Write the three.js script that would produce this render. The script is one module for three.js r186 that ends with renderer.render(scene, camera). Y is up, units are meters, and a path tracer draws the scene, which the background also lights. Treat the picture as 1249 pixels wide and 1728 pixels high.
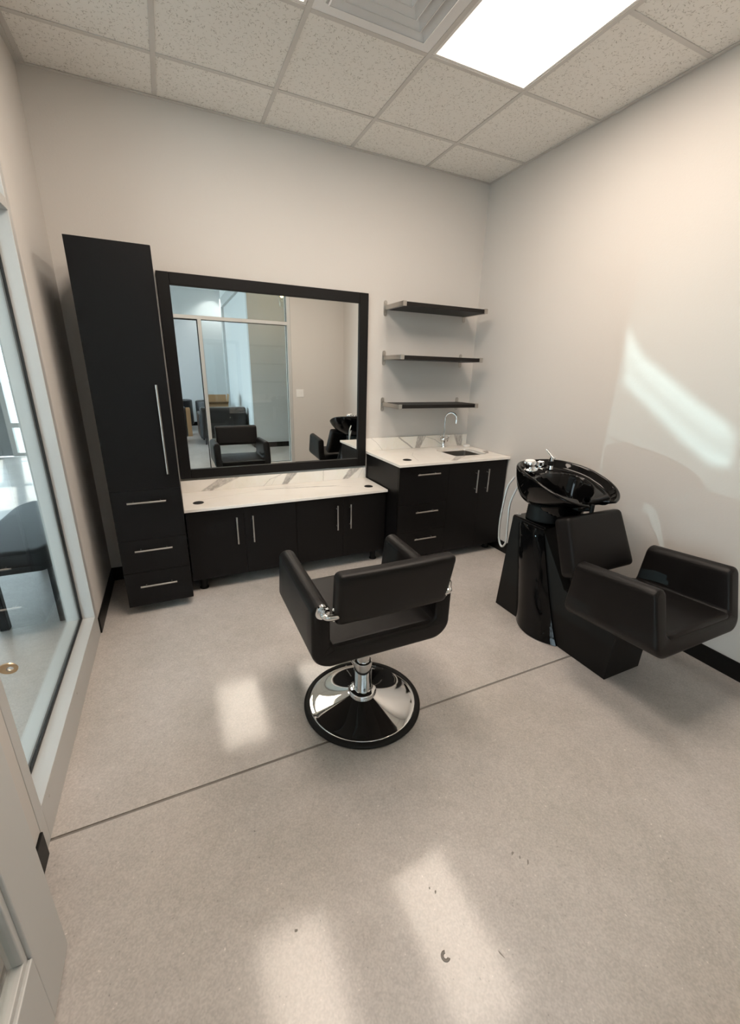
import * as THREE from 'three';
import { RoundedBoxGeometry } from 'three/addons/geometries/RoundedBoxGeometry.js';
import { mergeGeometries, mergeVertices, toCreasedNormals } from 'three/addons/utils/BufferGeometryUtils.js';
import { RectAreaLightUniformsLib } from 'three/addons/lights/RectAreaLightUniformsLib.js';

// ------------------------------------------------------------------ camera, sky, sun, exposure
const scene = new THREE.Scene();
const camera = new THREE.PerspectiveCamera(2 * Math.atan(864 / 704.516) * 180 / Math.PI, 1249 / 1728, 0.02, 200);
camera.position.set(0.5285, 1.5044, 3.294);
camera.rotation.order = 'YXZ';
camera.rotation.set(-0.3232, -0.441, 0.0247);
scene.add(camera);
const renderer = new THREE.WebGLRenderer();
renderer.toneMapping = THREE.LinearToneMapping;
renderer.toneMappingExposure = 1.0;
renderer.shadowMap.enabled = true;
RectAreaLightUniformsLib.init();
scene.background = new THREE.Color().setRGB(0.75, 0.89, 1.0);
scene.backgroundIntensity = 7.5;
const sun = new THREE.DirectionalLight(new THREE.Color().setRGB(1, 0.96, 0.9), 7);
sun.position.set(-4.2, 9.6, -14); sun.target.position.set(-1.6, 0, -4);
sun.castShadow = true; sun.shadow.radius = 1.0;
Object.assign(sun.shadow.camera, { left: -9, right: 9, top: 9, bottom: -9, near: 1, far: 40 });
scene.add(sun, sun.target);
const PANEL_LIGHT = [12.7, 14.6], PANEL_TINT = new THREE.Color().setRGB(1.0, 0.85, 0.72);

// ------------------------------------------------------------------ measures of the room
const W = 3.09, H = 2.973, D = 3.28, WT = 0.135, LH = 3.4;   // width, ceiling, depth, wall thickness, lobby ceiling
const COL = [0.035, 0.645, 1.255, 1.865, 2.475, 3.085], ROW = [0, 0.3945, 1.0045, 1.6145, 2.2245, 2.8345, D];
const JOINT = 1.978;

// ------------------------------------------------------------------ helpers
let seed = 7;
const rnd = () => { seed = (seed * 1664525 + 1013904223) >>> 0; return seed / 4294967296; };
const used = {};
const numbered = (n) => { const k = used[n] = (used[n] ?? -1) + 1; return k ? n + '_' + String(k).padStart(3, '0') : n; };
const lin = (r, g, b) => new THREE.Color().setRGB(r, g, b);
function shade(o) { o.traverse((c) => { if (c.isMesh) { c.castShadow = true; c.receiveShadow = true; } }); return o; }
function mesh(name, geo, mat, parent) {
  const g = Array.isArray(geo) ? mergeGeometries(geo.map((x) => x.index ? x.toNonIndexed() : x)) : geo;
  const m = new THREE.Mesh(g, mat); m.castShadow = m.receiveShadow = true;
  m.name = parent ? name : numbered(name); (parent || scene).add(m); return m;
}
function group(name, pos = [0, 0, 0]) { const g = new THREE.Group(); g.name = numbered(name); g.position.set(...pos); scene.add(g); return g; }
function tag(o, label, category, grp) { o.userData.label = label; o.userData.category = category; if (grp) o.userData.group = grp; return o; }
function structure(o, label) { o.userData.kind = 'structure'; if (label) o.userData.label = label; return o; }
const T = (g, x = 0, y = 0, z = 0) => g.translate(x, y, z);
// a box by its bounds; r rounds the edges; uv in metres
function bx(x0, x1, y0, y1, z0, z1, r = 0) {
  const w = x1 - x0, h = y1 - y0, d = z1 - z0;
  const g = r > 0 ? new RoundedBoxGeometry(w, h, d, 2, Math.min(r, w / 2.01, h / 2.01, d / 2.01)) : new THREE.BoxGeometry(w, h, d);
  g.translate((x0 + x1) / 2, (y0 + y1) / 2, (z0 + z1) / 2);
  return uvm(g);
}
function uvm(geo) {   // uv in metres from the direction a face points
  const g = geo.index ? geo.toNonIndexed() : geo, p = g.attributes.position, uv = new Float32Array(p.count * 2);
  const a = new THREE.Vector3(), b = new THREE.Vector3(), c = new THREE.Vector3(), n = new THREE.Vector3();
  for (let i = 0; i < p.count; i += 3) {
    a.fromBufferAttribute(p, i); b.fromBufferAttribute(p, i + 1); c.fromBufferAttribute(p, i + 2);
    n.crossVectors(b.clone().sub(a), c.clone().sub(a)); const X = Math.abs(n.x), Y = Math.abs(n.y), Z = Math.abs(n.z);
    [a, b, c].forEach((v, k) => {
      const q = Y >= X && Y >= Z ? [v.x, v.z] : X >= Z ? [v.z, v.y] : [v.x, v.y];
      uv[(i + k) * 2] = q[0]; uv[(i + k) * 2 + 1] = q[1];
    });
  }
  g.setAttribute('uv', new THREE.BufferAttribute(uv, 2)); return g;
}
const cyl = (r0, r1, h, x, y, z, seg = 32) => new THREE.CylinderGeometry(r1, r0, h, seg).translate(x, y + h / 2, z);
function tube(pts, r, seg = 40, rs = 10, closed = false) { return new THREE.TubeGeometry(new THREE.CatmullRomCurve3(pts.map((p) => new THREE.Vector3(...p)), closed, 'centripetal'), seg, r, rs, closed); }
function rod(a, b, r, seg = 14) {
  const A = new THREE.Vector3(...a), B = new THREE.Vector3(...b), d = B.clone().sub(A);
  return new THREE.CylinderGeometry(r, r, d.length(), seg).applyQuaternion(new THREE.Quaternion().setFromUnitVectors(new THREE.Vector3(0, 1, 0), d.clone().normalize())).translate(...A.add(B).multiplyScalar(0.5).toArray());
}
const lathe = (pts, seg = 48) => new THREE.LatheGeometry(pts.map((p) => new THREE.Vector2(...p)), seg);
const smooth = (a, b, x) => { const t = Math.min(1, Math.max(0, (x - a) / (b - a))); return t * t * (3 - 2 * t); };

// ------------------------------------------------------------------ noise and textures
function lattice(n, s) { let q = s >>> 0; const f = new Float32Array(n * n); for (let i = 0; i < f.length; i++) { q = (q * 1664525 + 1013904223) >>> 0; f[i] = q / 4294967296; } return { n, f }; }
function sample(L, u, v) {   // wrapping value noise, u and v in 0..1
  const n = L.n, x = u * n, y = v * n, ix = Math.floor(x), iy = Math.floor(y), fx = x - ix, fy = y - iy;
  const sx = fx * fx * (3 - 2 * fx), sy = fy * fy * (3 - 2 * fy), x0 = ((ix % n) + n) % n, x1 = (x0 + 1) % n, y0 = ((iy % n) + n) % n, y1 = (y0 + 1) % n;
  const a = L.f[y0 * n + x0], b = L.f[y0 * n + x1], c = L.f[y1 * n + x0], d = L.f[y1 * n + x1];
  return (a + (b - a) * sx) + ((c + (d - c) * sx) - (a + (b - a) * sx)) * sy;
}
function dataTex(N, fn, srgb) {
  const d = new Uint8Array(N * N * 4), c = [0, 0, 0];
  for (let y = 0; y < N; y++) for (let x = 0; x < N; x++) {
    fn(x / N, y / N, c, x, y); const i = (y * N + x) * 4;
    for (let k = 0; k < 3; k++) d[i + k] = Math.max(0, Math.min(255, c[k]));
    d[i + 3] = 255;
  }
  const t = new THREE.DataTexture(d, N, N); t.wrapS = t.wrapT = THREE.RepeatWrapping; t.magFilter = THREE.LinearFilter; t.minFilter = THREE.LinearMipmapLinearFilter;
  t.generateMipmaps = true; if (srgb) t.colorSpace = THREE.SRGBColorSpace; t.needsUpdate = true; return t;
}
function canvasTex(w, h, draw, srgb = true) {
  const c = document.createElement('canvas'); c.width = w; c.height = h; draw(c.getContext('2d'), w, h);
  const t = new THREE.CanvasTexture(c); t.wrapS = t.wrapT = THREE.RepeatWrapping; if (srgb) t.colorSpace = THREE.SRGBColorSpace; return t;
}
const per = (t, m) => { t.repeat.set(1 / m, 1 / m); return t; };   // one repeat covers m metres

// polished concrete: cloudy cement, sand grain, pale and dark specks
const L6 = lattice(6, 11), L13 = lattice(13, 21), L40 = lattice(40, 31), L110 = lattice(110, 41), L420 = lattice(420, 51), L900 = lattice(900, 61);
const concreteColor = per(dataTex(2048, (u, v, c) => {
  const big = sample(L6, u, v) * 0.45 + sample(L13, u + 0.3, v) * 0.35 + sample(L40, u, v) * 0.2;
  const mid = sample(L110, u, v), fine = sample(L420, u, v), grain = sample(L900, u, v);
  let g = 194 + (big - 0.5) * 30 + (mid - 0.5) * 6 + (fine - 0.5) * 6 + (grain - 0.5) * 20;
  if (grain > 0.965 && fine > 0.75) g += 40; else if (grain < 0.03 && fine < 0.25) g -= 45;
  c[0] = g * 1.0; c[1] = g * 0.965; c[2] = g * 0.935 + (big - 0.5) * 5;
}, true), 3.4);
const concreteRough = per(dataTex(1024, (u, v, c) => { const g = 31 + (sample(L13, u, v) - 0.5) * 14 + (sample(L110, u, v) - 0.5) * 10 + (sample(L420, u, v) - 0.5) * 8; c[0] = c[1] = c[2] = g; }), 3.4);
const paintBump = per(dataTex(512, (u, v, c) => { const g = 128 + (sample(L110, u, v) - 0.5) * 120; c[0] = c[1] = c[2] = g; }), 0.6);
const L220 = lattice(220, 77);
const leatherBump = per(dataTex(512, (u, v, c) => { const a = Math.abs(sample(L110, u, v) - 0.5) * 2; c[0] = c[1] = c[2] = 90 + Math.sqrt(a) * 90 + sample(L220, u, v) * 50; }), 0.12);
// mineral fibre tile: short dark worm tracks and pin holes in a pale board
const tileFlecks = (ctx, N, base, dark) => {
  ctx.fillStyle = base; ctx.fillRect(0, 0, N, N); let q = 99; const r = () => { q = (q * 1664525 + 1013904223) >>> 0; return q / 4294967296; };
  for (let i = 0; i < 2600; i++) {
    const x = r() * N, y = r() * N, a = r() * 6.28, l = 2 + r() * 9; ctx.strokeStyle = dark; ctx.globalAlpha = 0.25 + r() * 0.55; ctx.lineWidth = 0.8 + r() * 1.8; ctx.lineCap = 'round';
    for (const [dx, dy] of [[0, 0], [N, 0], [-N, 0], [0, N], [0, -N]]) { ctx.beginPath(); ctx.moveTo(x + dx, y + dy); ctx.quadraticCurveTo(x + dx + Math.cos(a) * l, y + dy + Math.sin(a) * l, x + dx + Math.cos(a + 0.7) * l * 1.6, y + dy + Math.sin(a + 0.7) * l * 1.6); ctx.stroke(); }
  }
  ctx.globalAlpha = 1;
};
const tileColor = per(canvasTex(1024, 1024, (c, n) => tileFlecks(c, n, '#f3f1ec', '#8a8278')), 0.83);
const tileBump = per(canvasTex(1024, 1024, (c, n) => tileFlecks(c, n, '#ffffff', '#000000'), false), 0.83);

// ------------------------------------------------------------------ materials
const S = (o) => new THREE.MeshStandardMaterial(o), P = (o) => new THREE.MeshPhysicalMaterial(o);
const M = {
  wall: S({ color: lin(0.66, 0.63, 0.595), roughness: 0.85, bumpMap: paintBump, bumpScale: 0.0004 }),
  lobbyWall: S({ color: lin(0.62, 0.63, 0.63), roughness: 0.85 }),
  lobbyWhite: S({ color: lin(0.8, 0.82, 0.83), roughness: 0.8 }),
  concrete: P({ map: concreteColor, roughness: 1, roughnessMap: concreteRough, specularIntensity: 0.62 }),
  groove: S({ color: lin(0.24, 0.22, 0.2), roughness: 0.95 }),
  mark: S({ color: lin(0.26, 0.235, 0.21), roughness: 0.9 }),
  tile: S({ map: tileColor, bumpMap: tileBump, bumpScale: 0.0015, roughness: 0.95 }),
  tee: S({ color: lin(0.66, 0.64, 0.61), roughness: 0.5 }),
  vent: S({ color: lin(0.9, 0.9, 0.9), roughness: 0.45 }),
  dark: S({ color: lin(0.02, 0.02, 0.02), roughness: 0.9 }),
  blackPaint: P({ color: lin(0.008, 0.0078, 0.0078), roughness: 0.5, specularIntensity: 0.4 }),
  baseboard: P({ color: lin(0.005, 0.005, 0.005), roughness: 0.45, specularIntensity: 0.5 }),
  cabinet: P({ color: lin(0.006, 0.0058, 0.006), roughness: 0.42, specularIntensity: 0.4 }),
  shelfBoard: P({ color: lin(0.012, 0.0105, 0.01), roughness: 0.5, specularIntensity: 0.5 }),
  nickel: S({ color: lin(0.48, 0.455, 0.42), metalness: 1, roughness: 0.3 }),
  steel: S({ color: lin(0.55, 0.53, 0.5), metalness: 1, roughness: 0.3 }),
  chrome: S({ color: lin(0.8, 0.8, 0.8), metalness: 1, roughness: 0.04 }),
  mirror: S({ color: lin(0.9, 0.92, 0.91), metalness: 1, roughness: 0.0 }),
  leather: P({ color: lin(0.007, 0.0062, 0.0062), roughness: 0.4, bumpMap: leatherBump, bumpScale: 0.0004, specularIntensity: 0.5 }),
  gloss: P({ color: lin(0.003, 0.003, 0.0033), roughness: 0.05, specularIntensity: 0.55 }),
  rubber: P({ color: lin(0.007, 0.007, 0.007), roughness: 0.55, specularIntensity: 0.6 }),
  mattBase: P({ color: lin(0.006, 0.0058, 0.0056), roughness: 0.5, specularIntensity: 0.5 }),
  alu: S({ color: lin(0.60, 0.60, 0.585), metalness: 0.2, roughness: 0.4 }),
  glass: P({ color: lin(0.96, 0.985, 0.98), transmission: 1, thickness: 0, roughness: 0, ior: 1.5 }),
  gasket: S({ color: lin(0.012, 0.012, 0.012), roughness: 0.6 }),
  white: S({ color: lin(0.86, 0.85, 0.83), roughness: 0.4 }),
  brass: S({ color: lin(0.72, 0.55, 0.36), metalness: 1, roughness: 0.28 }),
  hose: S({ color: lin(0.7, 0.69, 0.67), metalness: 0.7, roughness: 0.3 }),
  card: S({ color: lin(0.44, 0.27, 0.14), roughness: 0.9 }),
  cardDark: S({ color: lin(0.05, 0.04, 0.035), roughness: 0.9 }),
  benchLeather: P({ color: lin(0.02, 0.02, 0.021), roughness: 0.5, specularIntensity: 0.4 }),
  concreteLobby: P({ map: concreteColor, roughness: 0.3, specularIntensity: 0.35 }),
  lobbyBlack: S({ color: lin(0.02, 0.02, 0.022), roughness: 0.38 }),
  doorGrey: S({ color: lin(0.30, 0.32, 0.33), roughness: 0.5 }),
  asphalt: S({ color: lin(0.36, 0.36, 0.35), roughness: 0.95 }),
  leaf: S({ color: lin(0.18, 0.42, 0.06), roughness: 0.7, side: THREE.DoubleSide }),
  wood: S({ color: lin(0.55, 0.36, 0.2), roughness: 0.5 }),
  diffuser: S({ color: lin(0.9, 0.9, 0.88), roughness: 0.6, emissive: lin(1.0, 0.93, 0.85), emissiveIntensity: 0.97 }),
  bulbCool: S({ color: lin(0.9, 0.9, 0.9), emissive: lin(1, 1, 0.97), emissiveIntensity: 3 }),
  bulbWarm: S({ color: lin(0.9, 0.8, 0.6), emissive: lin(1, 0.62, 0.25), emissiveIntensity: 6 }),
};

// ------------------------------------------------------------------ floors
const floor = structure(group('floor'), 'polished grey concrete floor with a saw cut joint');
mesh('slab', bx(-0.02, W + 0.05, -0.12, 0, -0.05, JOINT - 0.0055, 0.0015), M.concrete, floor);
mesh('slab', bx(-0.02, W + 0.05, -0.12, 0, JOINT + 0.0055, D + 0.14, 0.0015), M.concrete, floor);
mesh('joint_bed', bx(-0.02, W + 0.05, -0.12, -0.0045, JOINT - 0.007, JOINT + 0.007), M.groove, floor);
{ // chips and scratches in the concrete, each a shallow ragged patch
  const chip = (x, z, r, squash, turn) => {
    const s = new THREE.Shape(), n = 11; for (let i = 0; i < n; i++) { const a = i / n * 6.283, q = r * (0.65 + rnd() * 0.5); s[i ? 'lineTo' : 'moveTo'](Math.cos(a) * q, Math.sin(a) * q * squash); }
    return new THREE.ExtrudeGeometry(s, { depth: 0.0006, bevelEnabled: false }).rotateX(-Math.PI / 2).rotateY(turn).translate(x, 0, z);
  };
  const arc = new THREE.TorusGeometry(0.009, 0.004, 6, 16, 4.3).scale(1, 1, 0.15).rotateX(-Math.PI / 2).rotateY(1.2).translate(1.039, 0.0002, 2.765);
  mesh('chip', arc, M.mark, floor);
  for (const [x, z, r, q, t] of [[1.391, 2.641, 0.007, 0.5, 0.6], [1.405, 2.66, 0.006, 0.4, 0.9], [1.419, 2.682, 0.010, 0.3, 0.7], [0.683, 2.545, 0.005, 0.8, 0], [1.181, 2.824, 0.011, 0.14, 1.9], [1.096, 2.628, 0.005, 0.6, 1], [1.085, 2.612, 0.004, 0.5, 1]]) mesh('chip', chip(x, z, r, q, t), M.mark, floor);
}
const lobbyFloor = structure(group('floor'), 'polished concrete floor of the lobby outside the glass');
for (const [x0, x1, z0, z1] of [[-4, -0.0205, -5.6, 3.42], [-4, 4.2, 3.4205, 9.3]]) mesh('slab', bx(x0, x1, -0.12, -0.0005, z0, z1), M.concreteLobby, lobbyFloor);

// ------------------------------------------------------------------ walls of the room
const wl = (name, label, ...b) => structure(mesh(name, b.map((q) => bx(...q)), M.wall), label);
wl('wall_back', 'greige painted wall that carries the mirror and shelves', [-WT, W + WT, 0, LH, -WT, 0]);
wl('wall_right', 'greige painted wall behind the shampoo chair', [W, W + WT, 0, LH, 0, D + 0.14]);
wl('wall_left', 'greige painted wall around the tall glazed opening', [-WT, 0, 0, LH, 0, 0.72], [-WT, 0, 0, LH, 2.022, D + 0.14], [-WT, 0, H + 0.002, LH, 0.72, 2.022]);
wl('wall_front', 'greige painted wall with the light switch', [2.255, W, 0, LH, D, D + 0.14], [0, 2.255, H + 0.002, LH, D, D + 0.14]);
const bb = (name, ...b) => structure(mesh(name, b.map((q) => bx(...q, 0.003)), M.baseboard), 'black vinyl baseboard');
bb('baseboard_back', [0, W, 0, 0.102, 0, 0.009]);
bb('baseboard_right', [W - 0.009, W, 0, 0.102, 0.009, D]);
bb('baseboard_left', [0, 0.009, 0, 0.102, 0.009, 0.716], [0, 0.009, 0, 0.102, 2.026, D - 0.02]);
bb('baseboard_front', [2.26, W - 0.009, 0, 0.102, D - 0.009, D]);

// ------------------------------------------------------------------ ceiling: tiles in an exposed grid
const ceiling = structure(group('ceiling'), 'suspended ceiling of fissured tiles in a pale grid');
mesh('deck', bx(0, W, 3.12, 3.18, 0, D), M.lobbyWhite, ceiling);
const isPanel = (i, j) => (i === 1 || i === 3) && (j === 2 || j === 3), isVent = (i, j) => i === 2 && j === 2;
for (let i = 0; i < 5; i++) for (let j = 0; j < 6; j++) {
  if (isPanel(i, j) || isVent(i, j)) continue;
  mesh('ceiling_tile', bx(COL[i] + 0.003, COL[i + 1] - 0.003, H + 0.0042, H + 0.02, ROW[j] + 0.003, ROW[j + 1] - 0.003, 0.001), M.tile, ceiling);
}
mesh('ceiling_tile', bx(0.002, COL[0] - 0.002, H + 0.0042, H + 0.02, 0.002, D - 0.002), M.tile, ceiling);
for (let i = 0; i < 5; i++) mesh('grid_bar', [bx(COL[i] - 0.012, COL[i] + 0.012, H, H + 0.0035, 0, D, 0.001), bx(COL[i] - 0.001, COL[i] + 0.001, H + 0.003, H + 0.035, 0, D)], M.tee, ceiling);
for (let j = 1; j < 6; j++) for (let i = -1; i < 5; i++) {
  if (j === 3 && (i === 1 || i === 3)) continue;
  const a = i < 0 ? 0 : COL[i] + 0.012, b = COL[i + 1] - 0.012; if (b - a < 0.02) continue;
  mesh('grid_bar', [bx(a, b, H, H + 0.0034, ROW[j] - 0.012, ROW[j] + 0.012, 0.001), bx(a, b, H + 0.003, H + 0.035, ROW[j] - 0.001, ROW[j] + 0.001)], M.tee, ceiling);
}
for (const q of [[0, W, 0, 0.02], [0, 0.02, 0.02, D], [W - 0.02, W, 0.02, D], [0.02, W - 0.02, D - 0.02, D]]) mesh('wall_angle', bx(q[0], q[1], H - 0.002, H + 0.002, q[2], q[3], 0.0008), M.tee, ceiling);

// ------------------------------------------------------------------ ceiling light panels
function lightPanel(i, strength, label) {
  const x0 = COL[i] + 0.013, x1 = COL[i + 1] - 0.013, z0 = ROW[2] + 0.013, z1 = ROW[4] - 0.013, cx = (x0 + x1) / 2, cz = (z0 + z1) / 2, g = group('ceiling_light', [cx, H, cz]);
  const w = x1 - x0, d = z1 - z0, f = 0.014;
  for (const [a, b, c, e] of [[-w / 2, w / 2, -d / 2, -d / 2 + f], [-w / 2, w / 2, d / 2 - f, d / 2], [-w / 2, -w / 2 + f, -d / 2 + f, d / 2 - f], [w / 2 - f, w / 2, -d / 2 + f, d / 2 - f]]) mesh('frame_edge', bx(a, b, 0.002, 0.03, c, e, 0.001), M.white, g);
  mesh('diffuser', bx(-w / 2 + f, w / 2 - f, 0.006, 0.012, -d / 2 + f, d / 2 - f), M.diffuser, g);
  mesh('housing', bx(-w / 2, w / 2, 0.03, 0.05, -d / 2, d / 2), M.white, g);
  const L = new THREE.RectAreaLight(PANEL_TINT, strength, w - 2 * f, d - 2 * f); L.position.set(0, 0.004, 0); L.rotation.x = -Math.PI / 2; L.castShadow = true; g.add(L);
  tag(g, label, 'light', 'ceiling light panels');
}
lightPanel(3, PANEL_LIGHT[0], 'lit rectangular ceiling panel to the right of the air vent');
lightPanel(1, PANEL_LIGHT[1], 'lit rectangular ceiling panel to the left of the air vent');

// ------------------------------------------------------------------ air vent: square cone diffuser
{
  const cx = (COL[2] + COL[3]) / 2, cz = (ROW[2] + ROW[3]) / 2, g = group('air_vent', [cx, H, cz]);
  const ring = (o0, y0, o1, y1, t) => {   // square frustum ring, half sizes o0 at y0 and o1 at y1, thickness t
    const c = (o, y) => [[-o, y, -o], [o, y, -o], [o, y, o], [-o, y, o]], A = c(o0, y0), B = c(o1, y1), A2 = c(o0, y0 + t), B2 = c(o1, y1 + t), v = [];
    const quad = (a, b, c2, d) => v.push(...a, ...b, ...c2, ...a, ...c2, ...d);
    for (let k = 0; k < 4; k++) { const n = (k + 1) % 4; quad(A[k], A[n], B[n], B[k]); quad(B2[k], B2[n], A2[n], A2[k]); quad(A[n], A[k], A2[k], A2[n]); quad(B[k], B[n], B2[n], B2[k]); }
    const q = new THREE.BufferGeometry(); q.setAttribute('position', new THREE.Float32BufferAttribute(v, 3)); q.computeVertexNormals(); return uvm(q);
  };
  mesh('frame', [ring(0.294, 0.002, 0.245, 0.004, 0.003), ring(0.245, 0.004, 0.225, 0.034, 0.002)], M.vent, g);
  [[0.238, 0.196], [0.188, 0.146], [0.138, 0.096], [0.088, 0.05]].forEach(([o, i2]) => mesh('louver', [ring(o, -0.006, i2, 0.032, 0.0018), ring(o, -0.006, o - 0.006, -0.009, 0.002)], M.vent, g));
  mesh('centre_plate', bx(-0.04, 0.04, -0.003, 0.0, -0.04, 0.04, 0.001), M.vent, g);
  mesh('duct_box', [bx(-0.29, 0.29, 0.1, 0.105, -0.29, 0.29), bx(-0.29, -0.285, 0.01, 0.1, -0.29, 0.29), bx(0.285, 0.29, 0.01, 0.1, -0.29, 0.29), bx(-0.29, 0.29, 0.01, 0.1, -0.29, -0.285), bx(-0.29, 0.29, 0.01, 0.1, 0.285, 0.29)], M.dark, g);
  tag(g, 'square louvered air vent in the ceiling between two lit panels', 'vent');
}

// ------------------------------------------------------------------ glazing
// a glazed frame in the plane x = 0 .. -WT (left wall)
{
  const g = group('window', [0, 0, 0]); g.name = 'window_1'; structure(g, 'tall storefront window with satin aluminium frame and clear glass');
  const z0 = 0.722, z1 = 2.02, f = 0.05, X0 = -WT, X1 = 0.001;
  const bar = (n, ...b) => { const q = bx(...b, 0.002); mesh(n, q, M.alu, g); };
  bar('jamb', X0, X1, 0, H, z0, z0 + f); bar('jamb', X0, X1, 0, H, z1 - f, z1);
  bar('sill', X0, X1, 0, 0.145, z0 + f, z1 - f); bar('transom', X0, X1, 2.115, 2.16, z0 + f, z1 - f); bar('header', X0, X1, H - 0.06, H, z0 + f, z1 - f);
  for (const [y, z] of [[0.106, 1.376], [0.106, 1.899]]) mesh('screw', rod([0, y, z], [0.0022, y, z], 0.005, 12), M.steel, g);
  for (const [y0, y1] of [[0.145, 2.115], [2.16, H - 0.06]]) {
    const k = 0.011, gx = [-0.0745, -0.0585], a = z0 + f, b = z1 - f;
    mesh('pane', bx(-0.0695, -0.0635, y0 + k, y1 - k, a + k, b - k), M.glass, g);
    mesh('gasket', [bx(...gx, y0, y0 + k, a, b), bx(...gx, y1 - k, y1, a, b), bx(...gx, y0 + k, y1 - k, a, a + k), bx(...gx, y0 + k, y1 - k, b - k, b)], M.gasket, g);
  }
}
// the glazed front: door opening, fixed pane, transom lights above
{
  const g = group('window', [0, 0, 0]); g.name = 'window_2'; structure(g, 'glazed entrance front with fixed pane and transom seen in the mirror');
  const Z0 = D - 0.001, Z1 = D + 0.135, bar = (n, ...b) => mesh(n, bx(...b, 0.002), M.alu, g);
  bar('jamb', 0.002, 0.05, 0, H, Z0, Z1); bar('jamb', 2.205, 2.253, 0, H, Z0, Z1); bar('mullion', 0.985, 1.03, 0, 2.125, Z0, Z1);
  mesh('door_seal', [bx(0.972, 0.985, 0, 2.112, Z0 + 0.05, Z0 + 0.075), bx(0.05, 0.985, 2.112, 2.125, Z0 + 0.05, Z0 + 0.075), bx(0.05, 0.062, 0, 2.112, Z0 + 0.05, Z0 + 0.075)], M.gasket, g);
  bar('transom', 0.05, 2.205, 2.125, 2.17, Z0, Z1); bar('header', 0.05, 2.205, H - 0.06, H, Z0, Z1); bar('sill', 1.03, 2.205, 0, 0.11, Z0, Z1);
  for (const [x0, x1, y0, y1] of [[1.03, 2.205, 0.11, 2.125], [0.05, 2.205, 2.17, H - 0.06]]) {
    mesh('pane', bx(x0, x1, y0, y1, D + 0.064, D + 0.07), M.glass, g);
    mesh('gasket', [bx(x0, x1, y0, y0 + 0.006, D + 0.058, D + 0.064), bx(x0, x1, y1 - 0.006, y1, D + 0.058, D + 0.064), bx(x0, x0 + 0.006, y0 + 0.006, y1 - 0.006, D + 0.058, D + 0.064), bx(x1 - 0.006, x1, y0 + 0.006, y1 - 0.006, D + 0.058, D + 0.064)], M.gasket, g);
  }
}
// the door leaf, swung open against the left wall
{
  const g = group('door', [0.0, 0, 0]); g.name = 'door_1'; structure(g, 'open aluminium and glass door folded back along the left wall');
  const x0 = 0.066, x1 = 0.11, a = 2.325, b = 3.26, st = 0.15, y0 = 0.012, y1 = 2.11, br = 0.25;
  const bar = (n, ...q) => mesh(n, bx(...q, 0.003), M.alu, g);
  bar('stile', x0, x1, y0, y1, a, a + st); bar('stile', x0, x1, y0, y1, b - st, b); bar('bottom_rail', x0, x1, y0, br, a + st, b - st); bar('top_rail', x0, x1, y1 - 0.15, y1, a + st, b - st);
  const s = 0.018;
  for (const q of [[br, br + s, a + st, b - st], [y1 - 0.15 - s, y1 - 0.15, a + st, b - st], [br + s, y1 - 0.15 - s, a + st, a + st + s], [br + s, y1 - 0.15 - s, b - st - s, b - st]]) bar('glass_stop', x0 + 0.006, x1 - 0.008, ...q);
  mesh('pane', bx(0.085, 0.091, br + s, y1 - 0.15 - s, a + st + s, b - st - s), M.glass, g);
  mesh('lock_cylinder', rod([x1, 0.913, 2.348], [x1 + 0.012, 0.913, 2.348], 0.016, 24), M.nickel, g);
  mesh('pull_handle', tube([[x1, 1.0, 2.43], [x1 + 0.05, 1.0, 2.43], [x1 + 0.06, 1.02, 2.43], [x1 + 0.06, 1.2, 2.43], [x1 + 0.05, 1.22, 2.43], [x1, 1.22, 2.43]], 0.011, 50, 12), M.nickel, g);
  const k = group('key', [x1 + 0.012, 0.913, 2.348]);
  mesh('blade', bx(0, 0.032, -0.004, 0.004, -0.0012, 0.0012), M.brass, k);
  const bow = new THREE.Shape(); bow.absarc(0.045, 0, 0.0155, 0, 6.283); const hole = new THREE.Path(); hole.absarc(0.048, 0, 0.0065, 0, 6.283); bow.holes.push(hole);
  mesh('bow', new THREE.ExtrudeGeometry(bow, { depth: 0.0022, bevelEnabled: true, bevelSize: 0.0005, bevelThickness: 0.0005, bevelSegments: 1, curveSegments: 20 }).translate(0, 0, -0.0011), M.brass, k);
  mesh('ring', new THREE.TorusGeometry(0.0075, 0.0012, 8, 20).rotateY(0.4).translate(0.05, 0, 0), M.nickel, k);
  k.rotation.x = 0.3;
  tag(k, 'small brass key sticking out of the open glass door lock', 'key');
}
// light switch on the front wall (seen in the mirror)
{
  const g = group('light_switch', [2.37, 1.17, D]);
  mesh('plate', bx(-0.058, 0.058, -0.058, 0.058, -0.006, 0, 0.003), M.white, g);
  for (const x of [-0.024, 0.024]) mesh('toggle', bx(x - 0.008, x + 0.008, -0.02, 0.02, -0.012, -0.005, 0.002), M.white, g);
  tag(g, 'white two gang light switch beside the glazed entrance', 'switch');
}

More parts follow.
